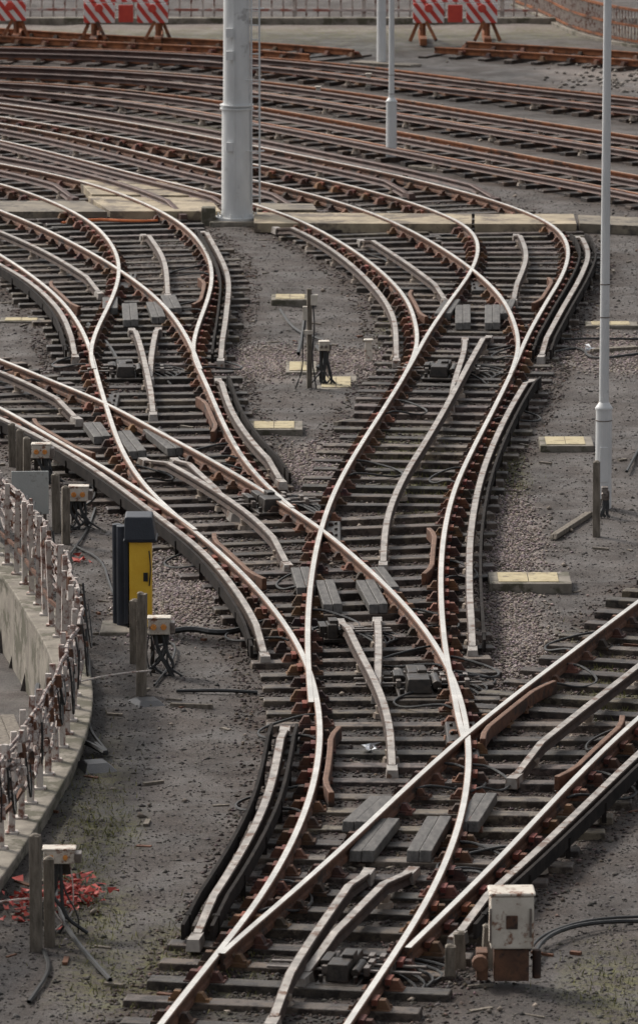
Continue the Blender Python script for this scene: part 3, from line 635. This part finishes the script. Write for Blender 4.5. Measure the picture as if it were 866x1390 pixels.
m=300; yy=45+85*rng.random(m); xx=(rng.random(m)*2-1)*(.058*yy+.5); k=rng.uniform(.12,.4,m)
stones('loose_rocks',xx,yy,gz(xx,yy)+.02,rng.uniform(.025,.055,m),np.stack([k,k*.83,k*.68],1))
m=200; c=W(855,108); xx=c[0]+rng.normal(0,.9,m); yy=c[1]+rng.normal(0,1.6,m); k=rng.uniform(.12,.34,m)
stones('rubble_heap',xx,yy,gz(xx,yy)+.02,rng.uniform(.03,.09,m),np.stack([k,k*.88,k*.76],1))
# ---------------------------------------------------------------- buffer stops + barriers
def buffer(px,py):
    x,y=W(px,py); p=empty('buffer_stop'); e=MB()
    for s in (-.75,.75):
        tube(e,[(x+s,y-.1,.2),(x+s,y-.05,1.05)],.07,4); tube(e,[(x+s*1.0,y+1.5,.2),(x+s,y+.0,.95)],.06,4); tube(e,[(x+s*.6,y-.6,.15),(x+s,y-.1,.7)],.05,4); tube(e,[(x+s*1.4,y-.3,.1),(x+s,y-.1,.8)],.05,4)
        box(e,(x+s,y+.3,.05),(.16,2.4,.16))
    e.build('frame',[M_rustfar],p)
    e=MB(); box(e,(x-.62,y-.2,.52),(.72,.14,.46)); box(e,(x+.62,y-.2,.52),(.72,.14,.46)); box(e,(x,y-.12,1.0),(1.96,.12,.2)); e.build('striped_beam',[M_stripe],p,bevel=.01)
    e=MB(); box(e,(x,y-.22,.54),(.34,.2,.40))
    for s in (-.62,.62): cyl(e,(x+s,y-.28,.88),(x+s,y-.45,.88),.06,.06,14); cyl(e,(x+s,y-.45,.88),(x+s,y-.49,.88),.10,.10,16)
    e.build('red_box_and_buffers',[M_red],p,bevel=.01)
buffer(172,60);buffer(617,60);buffer(-20,57)
def barrier(px0,px1,y0,y1):
    a=W(px0,y0);b=W(px1,y1); n=int(np.linalg.norm(b-a)/.28); p=empty('picket_fence'); t=(b-a)/np.linalg.norm(b-a); ang=math.atan2(t[1],t[0]); e=MB();f=MB()
    for i in range(n+1):
        c=a+(b-a)*i/n; box(f,(c[0],c[1],0),(.045,.045,1.1),ang)
        if i%6==0: box(f,(c[0],c[1]+.03,0),(.10,.10,1.2),ang)
    c=(a+b)/2; Ln=np.linalg.norm(b-a)
    for z,h in ((.22,.06),(.52,.07),(.86,.07)): box(e,(c[0],c[1]-.06,z),(Ln,.04,h),ang)
    e.build('rails',[M_pale],p); f.build('pickets',[M_white],p)
barrier(-160,728,26,28)
e=MB(); a=W(-300,31);b=W(1100,33); c=(a+b)/2; box(e,(c[0],c[1],-.05),(26,.3,.2),0); e.build('kerb',[M_conc],bevel=.02)
rp=path([(700,8),(735,22),(775,42),(815,54),(866,64),(950,74)],z=0,it=3,step=.15); p=empty('picket_railing'); e=MB()
for q in rp: box(e,(q[0],q[1],0),(.05,.05,.85),0)
e.build('pickets',[M_white],p); e=MB()
for z in (.1,.45,.82): sweep(e,rp,[(-.03,0),(.03,0),(.03,.06),(-.03,.06)],[0]*4,z0=z)
e.build('rails',[M_rustfar],p)
e=MB(); sweep(e,rp,[(-.15,-.2),(.15,-.2),(.15,.06),(-.15,.06)],[0]*4); e.build('railing_kerb',[M_conc])
# ---------------------------------------------------------------- light, camera
w=bpy.data.worlds.new("World"); bpy.context.scene.world=w; w.use_nodes=True
bg=w.node_tree.nodes['Background']; sk=w.node_tree.nodes.new('ShaderNodeTexSky'); sk.sky_type='NISHITA'; sk.sun_disc=False
EL,AZ=math.radians(42),math.radians(-45)
sk.sun_elevation=EL; sk.sun_rotation=AZ; sk.air_density=1.0; sk.dust_density=5.0; sk.ozone_density=1
hs=w.node_tree.nodes.new('ShaderNodeHueSaturation'); hs.inputs['Saturation'].default_value=.2
w.node_tree.links.new(sk.outputs[0],hs.inputs['Color']); w.node_tree.links.new(hs.outputs[0],bg.inputs[0]); bg.inputs[1].default_value=.15
sd=bpy.data.lights.new('sun','SUN'); sd.energy=2.4; sd.angle=math.radians(10); sd.color=(1,.91,.80)
so=bpy.data.objects.new('sun',sd); bpy.context.scene.collection.objects.link(so)
dirv=Vector((math.sin(AZ)*math.cos(EL),math.cos(AZ)*math.cos(EL),math.sin(EL))); so.rotation_euler=dirv.to_track_quat('Z','Y').to_euler()
cd=bpy.data.cameras.new('camera'); co=bpy.data.objects.new('camera',cd); bpy.context.scene.collection.objects.link(co)
co.location=(0,0,CAMH); co.rotation_euler=(math.pi/2-TH,0,0); cd.sensor_fit='VERTICAL'; cd.sensor_height=36; cd.sensor_width=36; cd.lens=200; cd.clip_end=3000; cd.clip_start=1
cd.dof.use_dof=True; cd.dof.focus_distance=66; cd.dof.aperture_fstop=5.0
bpy.context.scene.camera=co
s=bpy.context.scene; s.view_settings.view_transform='Standard'; s.view_settings.look='None'; s.view_settings.exposure=0
print('sleepers',len(SL))
